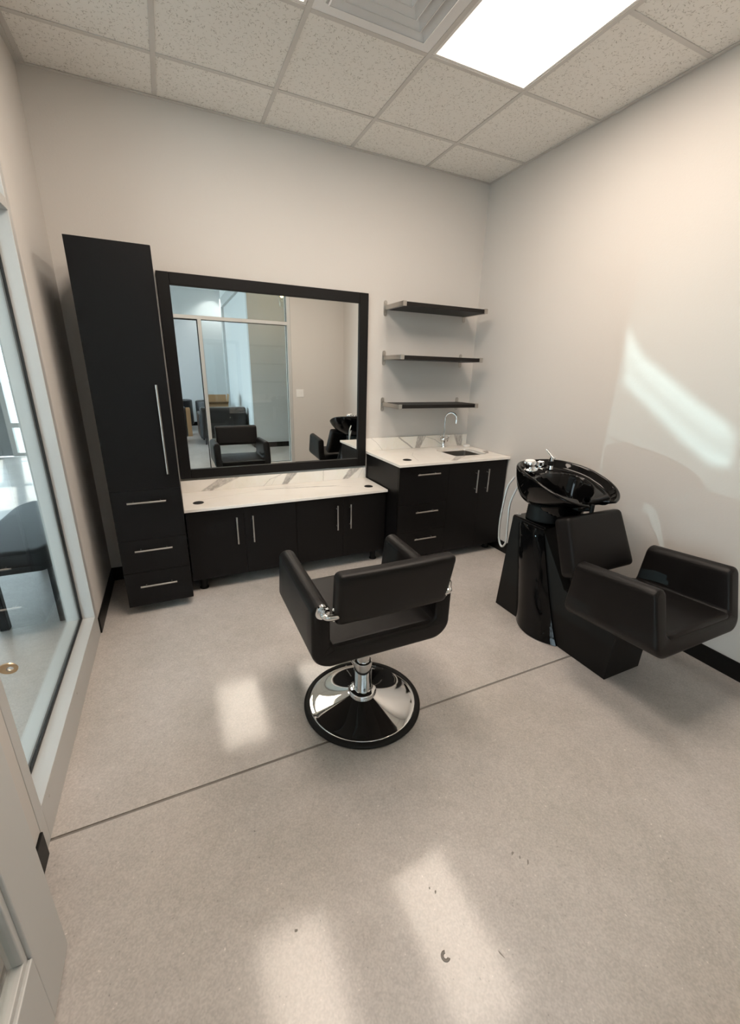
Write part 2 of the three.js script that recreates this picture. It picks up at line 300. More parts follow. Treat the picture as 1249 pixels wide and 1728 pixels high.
// ------------------------------------------------------------------ cabinets
function pull(parent, a, b, off = 0.03) {   // bar handle between a and b, standing off a front at +z
  const A = new THREE.Vector3(...a), B = new THREE.Vector3(...b), d = B.clone().sub(A), p1 = A.clone().addScaledVector(d, 0.15), p2 = A.clone().addScaledVector(d, 0.85), v = (p, z) => [p.x, p.y, p.z + z];
  return mesh('handle', [rod(v(A, off), v(B, off), 0.006), rod(v(p1, 0), v(p1, off), 0.004, 10), rod(v(p2, 0), v(p2, off), 0.004, 10)], M.nickel, parent);
}
function front(name, parent, x0, x1, y0, y1, z, h) { const f = mesh(name, bx(x0 + 0.001, x1 - 0.001, y0 + 0.001, y1 - 0.001, z - 0.018, z, 0.0007), M.cabinet, parent); if (h) pull(f, ...h); return f; }
const foot = (g, x, z, h) => mesh('foot', [cyl(0.024, 0.02, h, x, 0, z, 20), cyl(0.03, 0.03, 0.008, x, 0, z, 20)], M.rubber, g);
{ // tall cabinet
  const g = group('tall_cabinet'), x0 = 0.15, x1 = 0.526, y0 = 0.06, y1 = 2.095, zf = 0.584;
  mesh('body', bx(x0, x1, y0, y1, 0.011, zf - 0.019, 0.001), M.cabinet, g);
  front('door', g, x0, x1, 0.813, y1, zf, [[0.468, 0.906, zf], [0.468, 1.41, zf], 0.03]);
  for (const [a, b, h] of [[0.503, 0.813, 0.745], [0.29, 0.503, 0.442], [y0, 0.29, 0.204]]) front('drawer', g, x0, x1, a, b, zf, [[0.233, h, zf], [0.44, h, zf], 0.03]);
  for (const x of [x0 + 0.08, x1 - 0.08]) for (const z of [0.08, zf - 0.2]) foot(g, x, z, y0);
  tag(g, 'tall narrow black storage cabinet left of the mirror', 'cabinet');
}
{ // low cabinet under the mirror
  const g = group('vanity_cabinet'), x0 = 0.534, x1 = 2.018, y0 = 0.095, y1 = 0.6, zf = 0.43;
  mesh('body', bx(x0, x1, y0, y1, 0.011, zf - 0.019, 0.001), M.cabinet, g);
  const xs = [x0, 0.907, 1.28, 1.65, x1], hx = [0.854, 0.963, 1.597, 1.705];
  for (let i = 0; i < 4; i++) front('door', g, xs[i], xs[i + 1], y0, y1 - 0.003, zf, [[hx[i], 0.338, zf], [hx[i], 0.535, zf], 0.03]);
  for (const x of [x0 + 0.07, (x0 + x1) / 2, x1 - 0.07]) for (const z of [0.08, zf - 0.07]) foot(g, x, z, y0);
  tag(g, 'low wide black cabinet with four doors under the mirror', 'cabinet');
}
{ // sink cabinet
  const g = group('sink_cabinet'), x0 = 2.032, x1 = 3.078, y0 = 0.075, y1 = 0.835, zf = 0.612, b = [];
  b.push(bx(x0, x0 + 0.018, y0, y1, 0.011, zf - 0.019), bx(x1 - 0.018, x1, y0, y1, 0.011, zf - 0.019), bx(x0 + 0.018, x1 - 0.018, y0, y0 + 0.018, 0.011, zf - 0.019), bx(x0 + 0.018, x1 - 0.018, y0 + 0.018, y1, 0.011, 0.024), bx(x0 + 0.018, x1 - 0.018, y1 - 0.06, y1, zf - 0.04, zf - 0.0195));
  mesh('body', b, M.cabinet, g);
  for (const [a, c, h] of [[0.525, y1 - 0.003, 0.768], [0.302, 0.525, 0.465], [y0, 0.302, 0.237]]) front('drawer', g, x0, 2.482, a, c, zf, [[2.178, h, zf], [2.382, h, zf], 0.03]);
  front('door', g, 2.482, 2.803, y0, y1 - 0.003, zf, [[2.752, 0.575, zf], [2.752, 0.766, zf], 0.03]);
  front('door', g, 2.803, x1, y0, y1 - 0.003, zf, [[2.865, 0.573, zf], [2.865, 0.768, zf], 0.03]);
  for (const x of [x0 + 0.06, x1 - 0.06]) for (const z of [0.08, zf - 0.09]) foot(g, x, z, y0);
  tag(g, 'black sink base cabinet with three drawers and two doors', 'cabinet');
}

// ------------------------------------------------------------------ marble look worktops
function marble(w, h, veins, seedN) {   // canvas of a slab w x h metres, veins in metres
  const s = Math.min(900, 2000 / w); let q = seedN; const r = () => { q = (q * 1664525 + 1013904223) >>> 0; return q / 4294967296; };
  return canvasTex(Math.round(w * s), Math.max(64, Math.round(h * s)), (c, cw, ch) => {
    c.fillStyle = '#f4efe8'; c.fillRect(0, 0, cw, ch);
    for (let i = 0; i < 60; i++) { c.globalAlpha = 0.05; c.fillStyle = r() > 0.5 ? '#ffffff' : '#d5cec4'; c.beginPath(); c.ellipse(r() * cw, r() * ch, 20 + r() * 120, 10 + r() * 40, r() * 3, 0, 6.3); c.fill(); }
    for (const v of veins) {
      if (v.band) {   // a broad cloudy band: polygon with ragged inner strokes
        const [[x0, y0], [x1, y1]] = v.band, wd = v.w;
        for (let i = 0; i < 700; i++) { const t = r(), o = (r() * 2 - 1) * wd * (0.5 + 0.5 * t), px = (x0 + (x1 - x0) * t + o) * s, py = ch - (y0 + (y1 - y0) * t) * s; c.globalAlpha = 0.025 + r() * 0.06; c.fillStyle = ['#8f8a84', '#a7a099', '#77726d'][i % 3]; c.beginPath(); c.ellipse(px, py, (3 + r() * 14) * s / 900, (1.5 + r() * 5) * s / 900, -Math.atan2((y1 - y0), (x1 - x0)) + (r() - 0.5) * 0.5, 0, 6.3); c.fill(); }
        for (const e of [-1, 1]) { c.globalAlpha = 0.3; c.strokeStyle = '#8b857f'; c.lineWidth = 1.1 * s / 900; c.beginPath(); for (let k = 0; k <= 12; k++) { const t = k / 12; c[k ? 'lineTo' : 'moveTo']((x0 + (x1 - x0) * t + e * wd * (0.5 + 0.5 * t) * (0.9 + r() * 0.25)) * s, ch - (y0 + (y1 - y0) * t) * s); } c.stroke(); }
      } else {
        c.globalAlpha = v.a ?? 0.5; c.strokeStyle = '#8d8780'; c.lineWidth = (v.w ?? 0.002) * s; c.beginPath();
        for (let i = 0; i < v.line.length - 1; i++) { const [ax, ay] = v.line[i], [bx2, by] = v.line[i + 1]; for (let k = 0; k <= 10; k++) { const t = k / 10; c[i || k ? 'lineTo' : 'moveTo']((ax + (bx2 - ax) * t + (r() - 0.5) * 0.006) * s, ch - (ay + (by - ay) * t + (r() - 0.5) * 0.003) * s); } } c.stroke();
      }
    }
    c.globalAlpha = 1;
  });
}
function slabUV(g, x0, w, y0, h, up) { const p = g.attributes.position, uv = g.attributes.uv; for (let i = 0; i < p.count; i++) uv.setXY(i, (p.getX(i) - x0) / w, ((up ? -p.getZ(i) : p.getY(i)) - y0) / h); return g; }
const quartz = (t) => P({ map: t, roughness: 0.22, specularIntensity: 0.8 });
function worktop(name, label, x0, x1, z1, y, splashTop, topVeins, splashVeins, grommets, hole) {
  const g = group(name);
  const sh = new THREE.Shape(); sh.moveTo(x0, 0); sh.lineTo(x1, 0); sh.lineTo(x1, -z1); sh.lineTo(x0, -z1); sh.closePath();
  if (hole) { const [a, b, c, d] = hole, r = 0.03, p = new THREE.Path(); p.moveTo(a + r, -c); p.lineTo(b - r, -c); p.quadraticCurveTo(b, -c, b, -c - r); p.lineTo(b, -d + r); p.quadraticCurveTo(b, -d, b - r, -d); p.lineTo(a + r, -d); p.quadraticCurveTo(a, -d, a, -d + r); p.lineTo(a, -c - r); p.quadraticCurveTo(a, -c, a + r, -c); sh.holes.push(p); }
  for (const [gx, gz] of grommets) { const p = new THREE.Path(); p.absarc(gx, -gz, 0.028, 0, 6.2832, true); sh.holes.push(p); }
  let top = new THREE.ExtrudeGeometry(sh, { depth: 0.017, bevelEnabled: true, bevelSize: 0.0015, bevelThickness: 0.0015, bevelSegments: 2, bevelOffset: -0.0015, curveSegments: 24 });
  top = uvm(top.rotateX(-Math.PI / 2).translate(0, y - 0.0185, 0));
  mesh('countertop', slabUV(top, x0, x1 - x0, -z1, z1, true), quartz(marble(x1 - x0, z1, topVeins, 5)), g);
  mesh('backsplash', slabUV(bx(x0, x1, y + 0.0002, splashTop, 0.001, 0.018, 0.0015), x0, x1 - x0, y, splashTop - y, false), quartz(marble(x1 - x0, splashTop - y, splashVeins, 9)), g);
  for (const [gx, gz] of grommets) {
    const q = mesh('grommet', [lathe([[0.0, 0.001], [0.021, 0.001], [0.024, 0.003], [0.033, 0.003], [0.036, 0.0005], [0.036, 0.0], [0.028, -0.001], [0.0275, -0.02]], 32).translate(gx, y, gz)], M.rubber, g);
    q.userData.label = 'black plastic cable grommet';
  }
  tag(g, label, 'worktop'); return g;
}
worktop('vanity_worktop', 'long low white marble look worktop with backsplash below the mirror', 0.53, 2.022, 0.452, 0.622, 0.712,
  [{ band: [[0.55, 0.34], [1.15, 0.25]], w: 0.05 }, { line: [[0.1, 0.2], [0.5, 0.3], [0.9, 0.36], [1.4, 0.3]], w: 0.003, a: 0.35 }, { line: [[0.6, 0.38], [0.9, 0.33], [1.25, 0.18]], w: 0.005, a: 0.4 }, { line: [[0.02, 0.36], [0.4, 0.22], [0.75, 0.1]], w: 0.002, a: 0.3 }],
  [{ band: [[0.17, 0.0], [0.36, 0.095]], w: 0.075 }, { line: [[0.6, 0], [0.65, 0.05], [0.75, 0.085]], a: 0.5, w: 0.003 }, { line: [[0.66, 0.0], [0.7, 0.06], [0.74, 0.09]], a: 0.35 }, { band: [[0.77, 0], [0.84, 0.095]], w: 0.04 }, { line: [[1.1, 0], [1.103, 0.09]], w: 0.0025, a: 0.7 }, { band: [[1.3, 0], [1.4, 0.095]], w: 0.05 }, { line: [[1.42, 0], [1.47, 0.09]], a: 0.4 }], [[0.627, 0.31], [1.918, 0.31]]);
const SINK = [2.64, 2.975, 0.155, 0.47];
worktop('sink_worktop', 'white marble look worktop with backsplash around the sink', 2.02, 3.086, 0.632, 0.855, 0.963,
  [{ line: [[0.3, 0.55], [0.36, 0.42], [0.28, 0.3], [0.22, 0.1]], w: 0.003, a: 0.35 }, { band: [[0.5, 0.02], [0.66, 0.15]], w: 0.05 }, { line: [[0.45, 0.1], [0.62, 0.06], [0.85, 0.14], [1.02, 0.08]], w: 0.004, a: 0.45 }, { band: [[0.98, 0.2], [1.04, 0.3]], w: 0.03 }, { line: [[0.05, 0.5], [0.3, 0.45]], w: 0.002, a: 0.3 }],
  [{ line: [[0.05, 0.11], [0.12, 0.05], [0.16, 0]], a: 0.5, w: 0.0025 }, { line: [[0.32, 0.105], [0.4, 0.05], [0.47, 0.0]], w: 0.012, a: 0.5 }, { band: [[0.52, 0], [0.56, 0.11]], w: 0.045 }, { line: [[0.6, 0.1], [0.7, 0.07], [0.78, 0.02]], a: 0.5, w: 0.004 }, { band: [[0.99, 0], [0.96, 0.11]], w: 0.05 }], [[2.172, 0.475]], SINK);
{ // undermount sink
  const g = group('sink_basin'), [a, b, c, d] = SINK, y = 0.8346, t = 0.003, dep = 0.16;
  const ringShape = (gr, r) => { const s = new THREE.Shape(), A = a - gr, B = b + gr, C = c - gr, E = d + gr; s.moveTo(A + r, -C); s.lineTo(B - r, -C); s.quadraticCurveTo(B, -C, B, -C - r); s.lineTo(B, -E + r); s.quadraticCurveTo(B, -E, B - r, -E); s.lineTo(A + r, -E); s.quadraticCurveTo(A, -E, A, -E + r); s.lineTo(A, -C - r); s.quadraticCurveTo(A, -C, A + r, -C); return s; };
  const wall = ringShape(t, 0.033); wall.holes.push(new THREE.Path(ringShape(0, 0.03).getPoints(10)));
  mesh('basin_wall', new THREE.ExtrudeGeometry(wall, { depth: dep, bevelEnabled: false, curveSegments: 10 }).rotateX(-Math.PI / 2).translate(0, y - dep, 0), M.steel, g);
  mesh('basin_floor', new THREE.ExtrudeGeometry(ringShape(t, 0.033), { depth: t, bevelEnabled: false, curveSegments: 10 }).rotateX(-Math.PI / 2).translate(0, y - dep - t, 0), M.steel, g);
  mesh('drain', lathe([[0, 0.003], [0.02, 0.003], [0.03, 0.005], [0.04, 0.003], [0.042, 0]], 28).translate((a + b) / 2, y - dep, (c + d) / 2), M.chrome, g);
  tag(g, 'stainless steel undermount sink in the right worktop', 'sink');
}
{ // gooseneck tap
  const g = group('sink_faucet', [2.79, 0.855, 0.065]);
  mesh('body', lathe([[0, 0], [0.026, 0], [0.026, 0.008], [0.017, 0.014], [0.015, 0.05], [0.02, 0.06], [0.02, 0.085], [0.012, 0.1], [0, 0.1]], 28), M.chrome, g);
  const pts = []; for (let i = 0; i <= 8; i++) pts.push([0, 0.09 + i * 0.022, 0]); for (let i = 1; i <= 12; i++) { const a = i / 12 * 3.2, r = 0.052; pts.push([(r - r * Math.cos(a)) * 0.62, 0.266 + r * Math.sin(a), (r - r * Math.cos(a)) * 0.78]); }
  mesh('spout', tube(pts, 0.0085, 90, 14), M.chrome, g);
  const e = pts[pts.length - 1]; mesh('aerator', cyl(0.012, 0.0095, 0.035, e[0], e[1] - 0.035, e[2], 20), M.chrome, g);
  for (const s of [-1, 1]) { mesh('handle', [rod([s * 0.015, 0.07, 0], [s * 0.04, 0.078, 0.005], 0.008), rod([s * 0.04, 0.055, 0.0], [s * 0.044, 0.105, 0.012], 0.006), new THREE.SphereGeometry(0.0095, 14, 10).translate(s * 0.044, 0.107, 0.013)], M.chrome, g); }
  tag(g, 'chrome gooseneck tap standing behind the sink', 'faucet');
}
tag(mesh('soap_puck', lathe([[0, 0], [0.03, 0], [0.032, 0.004], [0.032, 0.016], [0.028, 0.022], [0, 0.024]], 28).translate(3.035, 0.8552, 0.09), M.white), 'small round white cap on the worktop corner behind the sink', 'cap');

// ------------------------------------------------------------------ mirror
{
  const g = group('wall_mirror'), x0 = 0.537, x1 = 2.014, y0 = 0.728, y1 = 2.08, f = 0.073, z = 0.03;
  mesh('frame_stile', bx(x0, x0 + f, y0, y1, 0.001, z, 0.003), M.blackPaint, g); mesh('frame_stile', bx(x1 - f, x1, y0, y1, 0.001, z, 0.003), M.blackPaint, g);
  mesh('frame_rail', bx(x0 + f, x1 - f, y1 - f, y1, 0.001, z - 0.0006, 0.003), M.blackPaint, g); mesh('frame_rail', bx(x0 + f, x1 - f, y0, y0 + 0.068, 0.001, z - 0.0006, 0.003), M.blackPaint, g);
  mesh('mirror_glass', bx(x0 + f - 0.004, x1 - f + 0.004, y0 + 0.064, y1 - f + 0.004, 0.002, 0.012), M.mirror, g);
  tag(g, 'large mirror in a flat black frame above the low worktop', 'mirror');
}

// ------------------------------------------------------------------ shelves
function shelf(y, label) {
  const g = group('wall_shelf', [0, y, 0]), x0 = 2.168, x1 = 2.95, dz = 0.305, h = 0.034;
  mesh('board', bx(x0 + 0.006, x1 - 0.006, -h / 2 + 0.003, h / 2 - 0.003, 0.006, dz - 0.005, 0.0015), M.shelfBoard, g);
  for (const s of [0, 1]) {
    const e = s ? x1 : x0, d = s ? -1 : 1, q = (a, b) => s ? [e - b, e - a] : [e + a, e + b];
    const br = mesh('bracket', [bx(...q(0, 0.0035), -h / 2, h / 2, 0.004, dz, 0.001), bx(...q(0, 0.02), h / 2 - 0.003, h / 2, 0.004, dz * 0.25, 0.001), bx(...q(0, 0.02), -h / 2, -h / 2 + 0.003, 0.004, dz, 0.001)], M.nickel, g);
    mesh('end_cap', bx(...q(-0.001, 0.03), -h / 2 - 0.001, h / 2 + 0.001, dz - 0.006, dz + 0.002, 0.0015), M.nickel, br);
    const px = s ? e - 0.006 : e + 0.006, sh = new THREE.Shape(); sh.moveTo(-0.015, -0.06 + 0.015); sh.absarc(0, -0.045, 0.015, Math.PI, 2 * Math.PI); sh.lineTo(0.015, 0.04); sh.absarc(0, 0.04, 0.015, 0, Math.PI); sh.closePath();
    for (const hy of [0.036, -0.04]) { const p = new THREE.Path(); p.absarc(0, hy, 0.004, 0, 6.283, true); sh.holes.push(p); }
    mesh('wall_plate', new THREE.ExtrudeGeometry(sh, { depth: 0.003, bevelEnabled: false, curveSegments: 10 }).translate(px, 0, 0.001), M.nickel, br);
    for (const hy of [0.036, -0.04]) mesh('screw', rod([px, hy, 0.001], [px, hy, 0.006], 0.005, 12), M.steel, br);
  }
  tag(g, label, 'shelf', 'black wall shelves');
}
shelf(1.993, 'topmost of three black wall shelves right of the mirror');
shelf(1.62, 'middle of three black wall shelves right of the mirror');
shelf(1.248, 'lowest of three black wall shelves, just above the faucet');

// ------------------------------------------------------------------ upholstery helpers
function pad(w, h, d, r, warp, nx = 22, ny = 10, nz = 14) {   // soft edged block centred on the origin, then bent by warp(v)
  const g = new THREE.BoxGeometry(2, 2, 2, nx, ny, nz), p = g.attributes.position, v = new THREE.Vector3(), half = [w / 2, h / 2, d / 2];
  for (let i = 0; i < p.count; i++) {
    const c = [p.getX(i), p.getY(i), p.getZ(i)].map((s, k) => Math.sin(s * Math.PI / 2) * half[k]), q = c.map((s, k) => Math.max(-half[k] + r, Math.min(half[k] - r, s)));
    v.set(c[0] - q[0], c[1] - q[1], c[2] - q[2]); if (v.lengthSq() > 0) v.setLength(r); v.x += q[0]; v.y += q[1]; v.z += q[2];
    if (warp) warp(v); p.setXYZ(i, v.x, v.y, v.z);
  }
  g.deleteAttribute('normal'); g.deleteAttribute('uv');
  const m = mergeVertices(g, 1e-5); m.computeVertexNormals();
  const n = m.toNonIndexed(); return uvm(n);
}
function uShell(w, top, bottom, armT, seatT, R, depth, bev, warp) {   // U profile in x and y swept along z from 0 to depth
  const s = new THREE.Shape(), o = w / 2, i = o - armT, r2 = Math.max(0.01, R - armT * 0.55), a = armT / 2;
  s.moveTo(-o, top - a); s.lineTo(-o, bottom + R); s.absarc(-o + R, bottom + R, R, Math.PI, 1.5 * Math.PI); s.lineTo(o - R, bottom); s.absarc(o - R, bottom + R, R, 1.5 * Math.PI, 2 * Math.PI);
  s.lineTo(o, top - a); s.absarc(o - a, top - a, a, 0, Math.PI); s.lineTo(i, bottom + seatT + r2); s.absarc(i - r2, bottom + seatT + r2, r2, 0, -Math.PI / 2, true); s.lineTo(-i + r2, bottom + seatT); s.absarc(-i + r2, bottom + seatT + r2, r2, -Math.PI / 2, -Math.PI, true); s.lineTo(-i, top - a); s.absarc(-o + a, top - a, a, 0, Math.PI);
  const g = new THREE.ExtrudeGeometry(s, { depth: depth - 2 * bev, steps: 8, bevelEnabled: true, bevelSize: bev, bevelThickness: bev, bevelOffset: -bev, bevelSegments: 4, curveSegments: 10 }).translate(0, 0, bev);
  const p = g.attributes.position, v = new THREE.Vector3();
  if (warp) for (let k = 0; k < p.count; k++) { v.fromBufferAttribute(p, k); warp(v); p.setXYZ(k, v.x, v.y, v.z); }
  g.deleteAttribute('normal'); return uvm(toCreasedNormals(g, 0.62));
}

// ------------------------------------------------------------------ styling chair (faces the mirror)
{
  const g = group('styling_chair', [1.205, 0, 1.825]);
  const bot = 0.428, top = 0.728;
  mesh('seat_shell', uShell(0.612, top, bot, 0.074, 0.088, 0.085, 0.55, 0.016, (v) => { const t = (v.y - bot) / (top - bot), f = v.z / 0.55; v.z = -0.335 + v.z + (1 - f) * 0.055 * t; v.y -= 0.02 * f * t; }), M.leather, g);
  mesh('seat_cushion', pad(0.465, 0.05, 0.535, 0.008, (v) => { v.y += 0.5 + 0.006 * Math.cos(v.x * 6) * Math.cos(v.z * 5); v.z += -0.063; }), M.leather, g);
  const back = mesh('backrest', pad(0.485, 0.225, 0.07, 0.026, (v) => { const y0 = v.y; v.z += 0.11 * (v.x * v.x) * -1 + 0.012 + y0 * 0.2 + 0.235; v.y += 0.738; v.x *= 1 + y0 * 0.12; v.x += 0.014; }, 30, 14, 8), M.leather, g);
  for (const s of [-1, 1]) {
    const b = mesh('back_bracket', tube([[s * 0.265, 0.68, 0.195], [s * 0.267, 0.679, 0.236], [s * 0.26, 0.677, 0.25], [s * 0.238, 0.673, 0.251], [s * 0.2 + 0.014, 0.668, 0.236]], 0.0118, 40, 14), M.chrome, g);
    mesh('flange', [rod([s * 0.265, 0.68, 0.205], [s * 0.265, 0.68, 0.22], 0.027, 28), rod([s * 0.265, 0.68, 0.219], [s * 0.266, 0.679, 0.227], 0.017, 24)], M.chrome, b);
    for (const dy of [-0.022, 0.022]) mesh('bolt', new THREE.SphereGeometry(0.006, 12, 8).translate(s * 0.243 + 0.014, 0.672 + dy, 0.236), M.chrome, b);
  }
  mesh('seat_plate', [bx(-0.13, 0.13, 0.4, 0.43, -0.16, 0.12, 0.004), cyl(0.055, 0.06, 0.035, 0, 0.368, 0, 28)], M.dark, g);
  mesh('column', [lathe([[0.03, 0.05], [0.03, 0.37]], 40), lathe([[0.042, 0.06], [0.042, 0.235], [0.039, 0.24], [0.03, 0.24]], 40)], M.chrome, g);
  mesh('collar', lathe([[0.04, 0.062], [0.062, 0.062], [0.066, 0.068], [0.066, 0.076], [0.06, 0.084], [0.042, 0.086]], 44), M.chrome, g);
  mesh('pump_pedal', [rod([0.0, 0.14, -0.04], [0.01, 0.12, -0.2], 0.008), pad(0.09, 0.016, 0.05, 0.006, (v) => { v.x += 0.012; v.y += 0.12; v.z -= 0.215; }, 6, 3, 4)], M.chrome, g);
  const prof = [[0.0, 0.07], [0.04, 0.069]]; for (let i = 0; i <= 14; i++) { const t = i / 14, r = 0.06 + 0.188 * t; prof.push([r, 0.022 + 0.042 * Math.pow(1 - t, 1.5)]); } prof.push([0.253, 0.019], [0.255, 0.012]);
  mesh('base_dome', lathe(prof.reverse(), 96), M.chrome, g);
  mesh('base_ring', lathe([[0.2, 0.0], [0.27, 0.0], [0.276, 0.006], [0.276, 0.014], [0.268, 0.021], [0.255, 0.0225], [0.25, 0.018]], 96), M.rubber, g);
  tag(g, 'black leather styling chair with round chrome base facing the mirror', 'chair');
}

// ------------------------------------------------------------------ shampoo station (chair and basin against the right wall)
{
  const OX = 2.565, OZ = 1.77, g = group('shampoo_station', [OX, 0, OZ]), at = (x, y, z) => [x - OX, y, z - OZ];
  // matt plinth, side profile extruded across
  const pr = new THREE.Shape(); [[1.35, 0], [2.19, 0], [2.20, 0.34], [1.86, 0.36], [1.67, 0.63], [1.655, 0.652], [1.4, 0.658]].forEach(([z, y], i) => pr[i ? 'lineTo' : 'moveTo'](-(z - OZ), y)); pr.closePath();
  mesh('plinth', uvm(new THREE.ExtrudeGeometry(pr, { depth: 0.275, bevelEnabled: true, bevelSize: 0.004, bevelThickness: 0.004, bevelOffset: -0.004, bevelSegments: 2 }).rotateY(Math.PI / 2).translate(2.435 - OX, 0, 0)), M.mattBase, g);
  // glossy curved side covers, a loft of bulging sections
  for (const s of [-1, 1]) {
    const pos = [], idx = [], NY = 24, NC = 28;
    for (let j = 0; j <= NY; j++) {
      const t = j / NY, y = 0.004 + t * 0.645, zb = 1.545 - 0.095 * t, zf = 1.885 - 0.225 * Math.pow(t, 0.85), wb = 0.132, wf = 0.144, wm = 0.212 - 0.05 * Math.pow(t, 0.8), e = j === NY ? 0.012 : 0;
      const c = 2 * wm - (wb + wf) / 2;
      for (let k = 0; k <= NC; k++) { const q = k / NC, x = (1 - q) * (1 - q) * wb + 2 * q * (1 - q) * c + q * q * wf - e * 0.6, z = zb + (zf - zb) * q; pos.push(s * x, y, z - OZ); }
      pos.push(s * (wf - 0.006 - e * 0.6), y, zf - OZ - 0.0015); pos.push(s * 0.10, y, zf - OZ - 0.003);
    }
    const R = NC + 3; for (let j = 0; j < NY; j++) for (let k = 0; k < R - 1; k++) { const a = j * R + k, b = a + 1, c = a + R, d = c + 1; s > 0 ? idx.push(a, c, b, b, c, d) : idx.push(a, b, c, b, d, c); }
    const topStart = NY * R; for (let k = 0; k < R - 2; k++) s > 0 ? idx.push(topStart + k, topStart + R - 1, topStart + k + 1) : idx.push(topStart + k, topStart + k + 1, topStart + R - 1);
    const q = new THREE.BufferGeometry(); q.setAttribute('position', new THREE.Float32BufferAttribute(pos, 3)); q.setIndex(idx);
    mesh('side_cover', uvm(toCreasedNormals(q.toNonIndexed(), 0.7)), M.gloss, g);
  }
  mesh('top_plate', bx(2.44 - OX, 2.69 - OX, 0.65, 0.664, 1.395 - OZ, 1.655 - OZ, 0.006), M.gloss, g);
  mesh('emblem', tube([at(2.488, 0.6648, 1.39), at(2.472, 0.6648, 1.392), at(2.467, 0.6648, 1.407), at(2.48, 0.6648, 1.413), at(2.49, 0.6648, 1.406), at(2.481, 0.6648, 1.4045)], 0.0016, 30, 6), M.white, g);
  // bellows between plate and bowl
  const bel = [[0.095, 0.664]]; for (let i = 0; i < 7; i++) bel.push([0.116 - i * 0.001, 0.671 + i * 0.014], [0.107, 0.678 + i * 0.014]); bel.push([0.1, 0.772]);
  mesh('bellows', lathe(bel, 48).translate(0, 0, 1.535 - OZ), M.rubber, g);
  // the bowl: one skin from the underside over the rim into the basin
  const rimY = (z) => 1.0 - 0.122 * Math.pow(Math.max(0, (z - 1.37) / 0.505), 1.9);
  const N = 112, cz = 1.62, ring = [];
  for (let i = 0; i < N; i++) {
    const a = i / N * Math.PI * 2, c = Math.cos(a), s = Math.sin(a), pw = (v, e) => Math.sign(v) * Math.pow(Math.abs(v), e), frontness = Math.max(0, c);
    let x = 0.262 * pw(s, 0.82) * (1 - 0.06 * Math.max(0, -c)), z = cz + (c > 0 ? 0.282 * pw(c, 0.62) : 0.262 * pw(c, 0.9));
    const notch = c > 0 ? smooth(0.105, 0.045, Math.abs(x)) : 0; z -= 0.075 * notch; const y = rimY(z) - 0.034 * notch + 0.006 * smooth(0.4, 1, -c);
    ring.push({ x, y, z, notch, front: frontness });
  }
  const rows = [], bz = 1.535;
  for (let j = 0; j <= 16; j++) { const t = 1 - j / 16; rows.push(ring.map((r, i) => { const a = i / N * Math.PI * 2, ex = 0.118 * Math.sin(a), ez = bz + 0.118 * Math.cos(a), ey = 0.765, ky = ey + 0.035 + 0.035 * r.front, kx = r.x * 0.84 + ex * 0.16, kz = r.z * 0.84 + ez * 0.16 - 0.03 * r.front; const u = 1 - t; return [u * u * r.x + 2 * u * t * kx + t * t * ex, u * u * (r.y - 0.012) + 2 * u * t * ky + t * t * ey, u * u * r.z + 2 * u * t * kz + t * t * ez]; })); }
  for (let j = 1; j <= 6; j++) { const a = j / 6 * Math.PI, w = 0.011; rows.push(ring.map((r) => { const l = Math.hypot(r.x, r.z - cz), k = (w - w * Math.cos(a)) / l; return [r.x * (1 - k), r.y - 0.012 + 0.012 * Math.sin(a), cz + (r.z - cz) * (1 - k)]; })); }
  const inner = rows[rows.length - 1], bc = [0, 1.645];
  for (let j = 1; j <= 26; j++) { const t = j / 26; rows.push(inner.map((p) => { const x = p[0] * (1 - t) + bc[0] * t, z = p[2] * (1 - t) + bc[1] * t, e = Math.hypot(x / 0.178, (z - 1.625) / (z > 1.625 ? 0.15 : 0.115)); const level = p[1] * (1 - t) + (rimY(1.63) - 0.01) * t; return [x, level - 0.034 * smooth(0, 0.12, t) - 0.16 * smooth(1.04, 0.76, e), z]; })); }
  { const pos = [], idx = []; rows.forEach((r) => r.forEach((p) => pos.push(p[0], p[1], p[2] - OZ)));
    for (let j = 0; j < rows.length - 1; j++) for (let i = 0; i < N; i++) { const a = j * N + i, b = j * N + (i + 1) % N, c = a + N, d = b + N; idx.push(a, b, c, b, d, c); }
    const q = new THREE.BufferGeometry(); q.setAttribute('position', new THREE.Float32BufferAttribute(pos, 3)); q.setIndex(idx); q.computeVertexNormals();
    const bowl = mesh('bowl', uvm(q.toNonIndexed()), M.gloss, g); bowl.userData.label = 'glossy black ceramic wash bowl';
    // rubber neck rest in the notch
    const nr = []; for (let k = -10; k <= 10; k++) { const x = k / 10 * 0.085; nr.push([x, 0.853 + 0.035 * Math.pow(Math.abs(x) / 0.085, 2.2) + 0.002, 1.808 + 0.05 * Math.pow(Math.abs(x) / 0.085, 2) - OZ]); }
    mesh('neck_rest', tube(nr, 0.017, 60, 14), M.rubber, bowl);
    mesh('drain', lathe([[0, 0.004], [0.018, 0.004], [0.024, 0.006], [0.03, 0.002]], 24).translate(0, 0.77, bc[1] - OZ), M.chrome, bowl);
  }
  // fittings on the rear deck
  mesh('control_knob', lathe([[0, 0.05], [0.026, 0.05], [0.03, 0.046], [0.032, 0.03], [0.028, 0.016], [0.038, 0.012], [0.04, 0.004], [0.038, 0]], 40).scale(1.18, 1.18, 1.18).rotateZ(0.1).translate(...at(2.462, 0.962, 1.452)), M.chrome, g).userData.label = 'round chrome dial';
  mesh('knob_face', cyl(0.024, 0.024, 0.003, 0, 0.05, 0, 32).scale(1.18, 1.18, 1.18).rotateZ(0.1).translate(...at(2.462, 0.962, 1.452)), M.white, g);
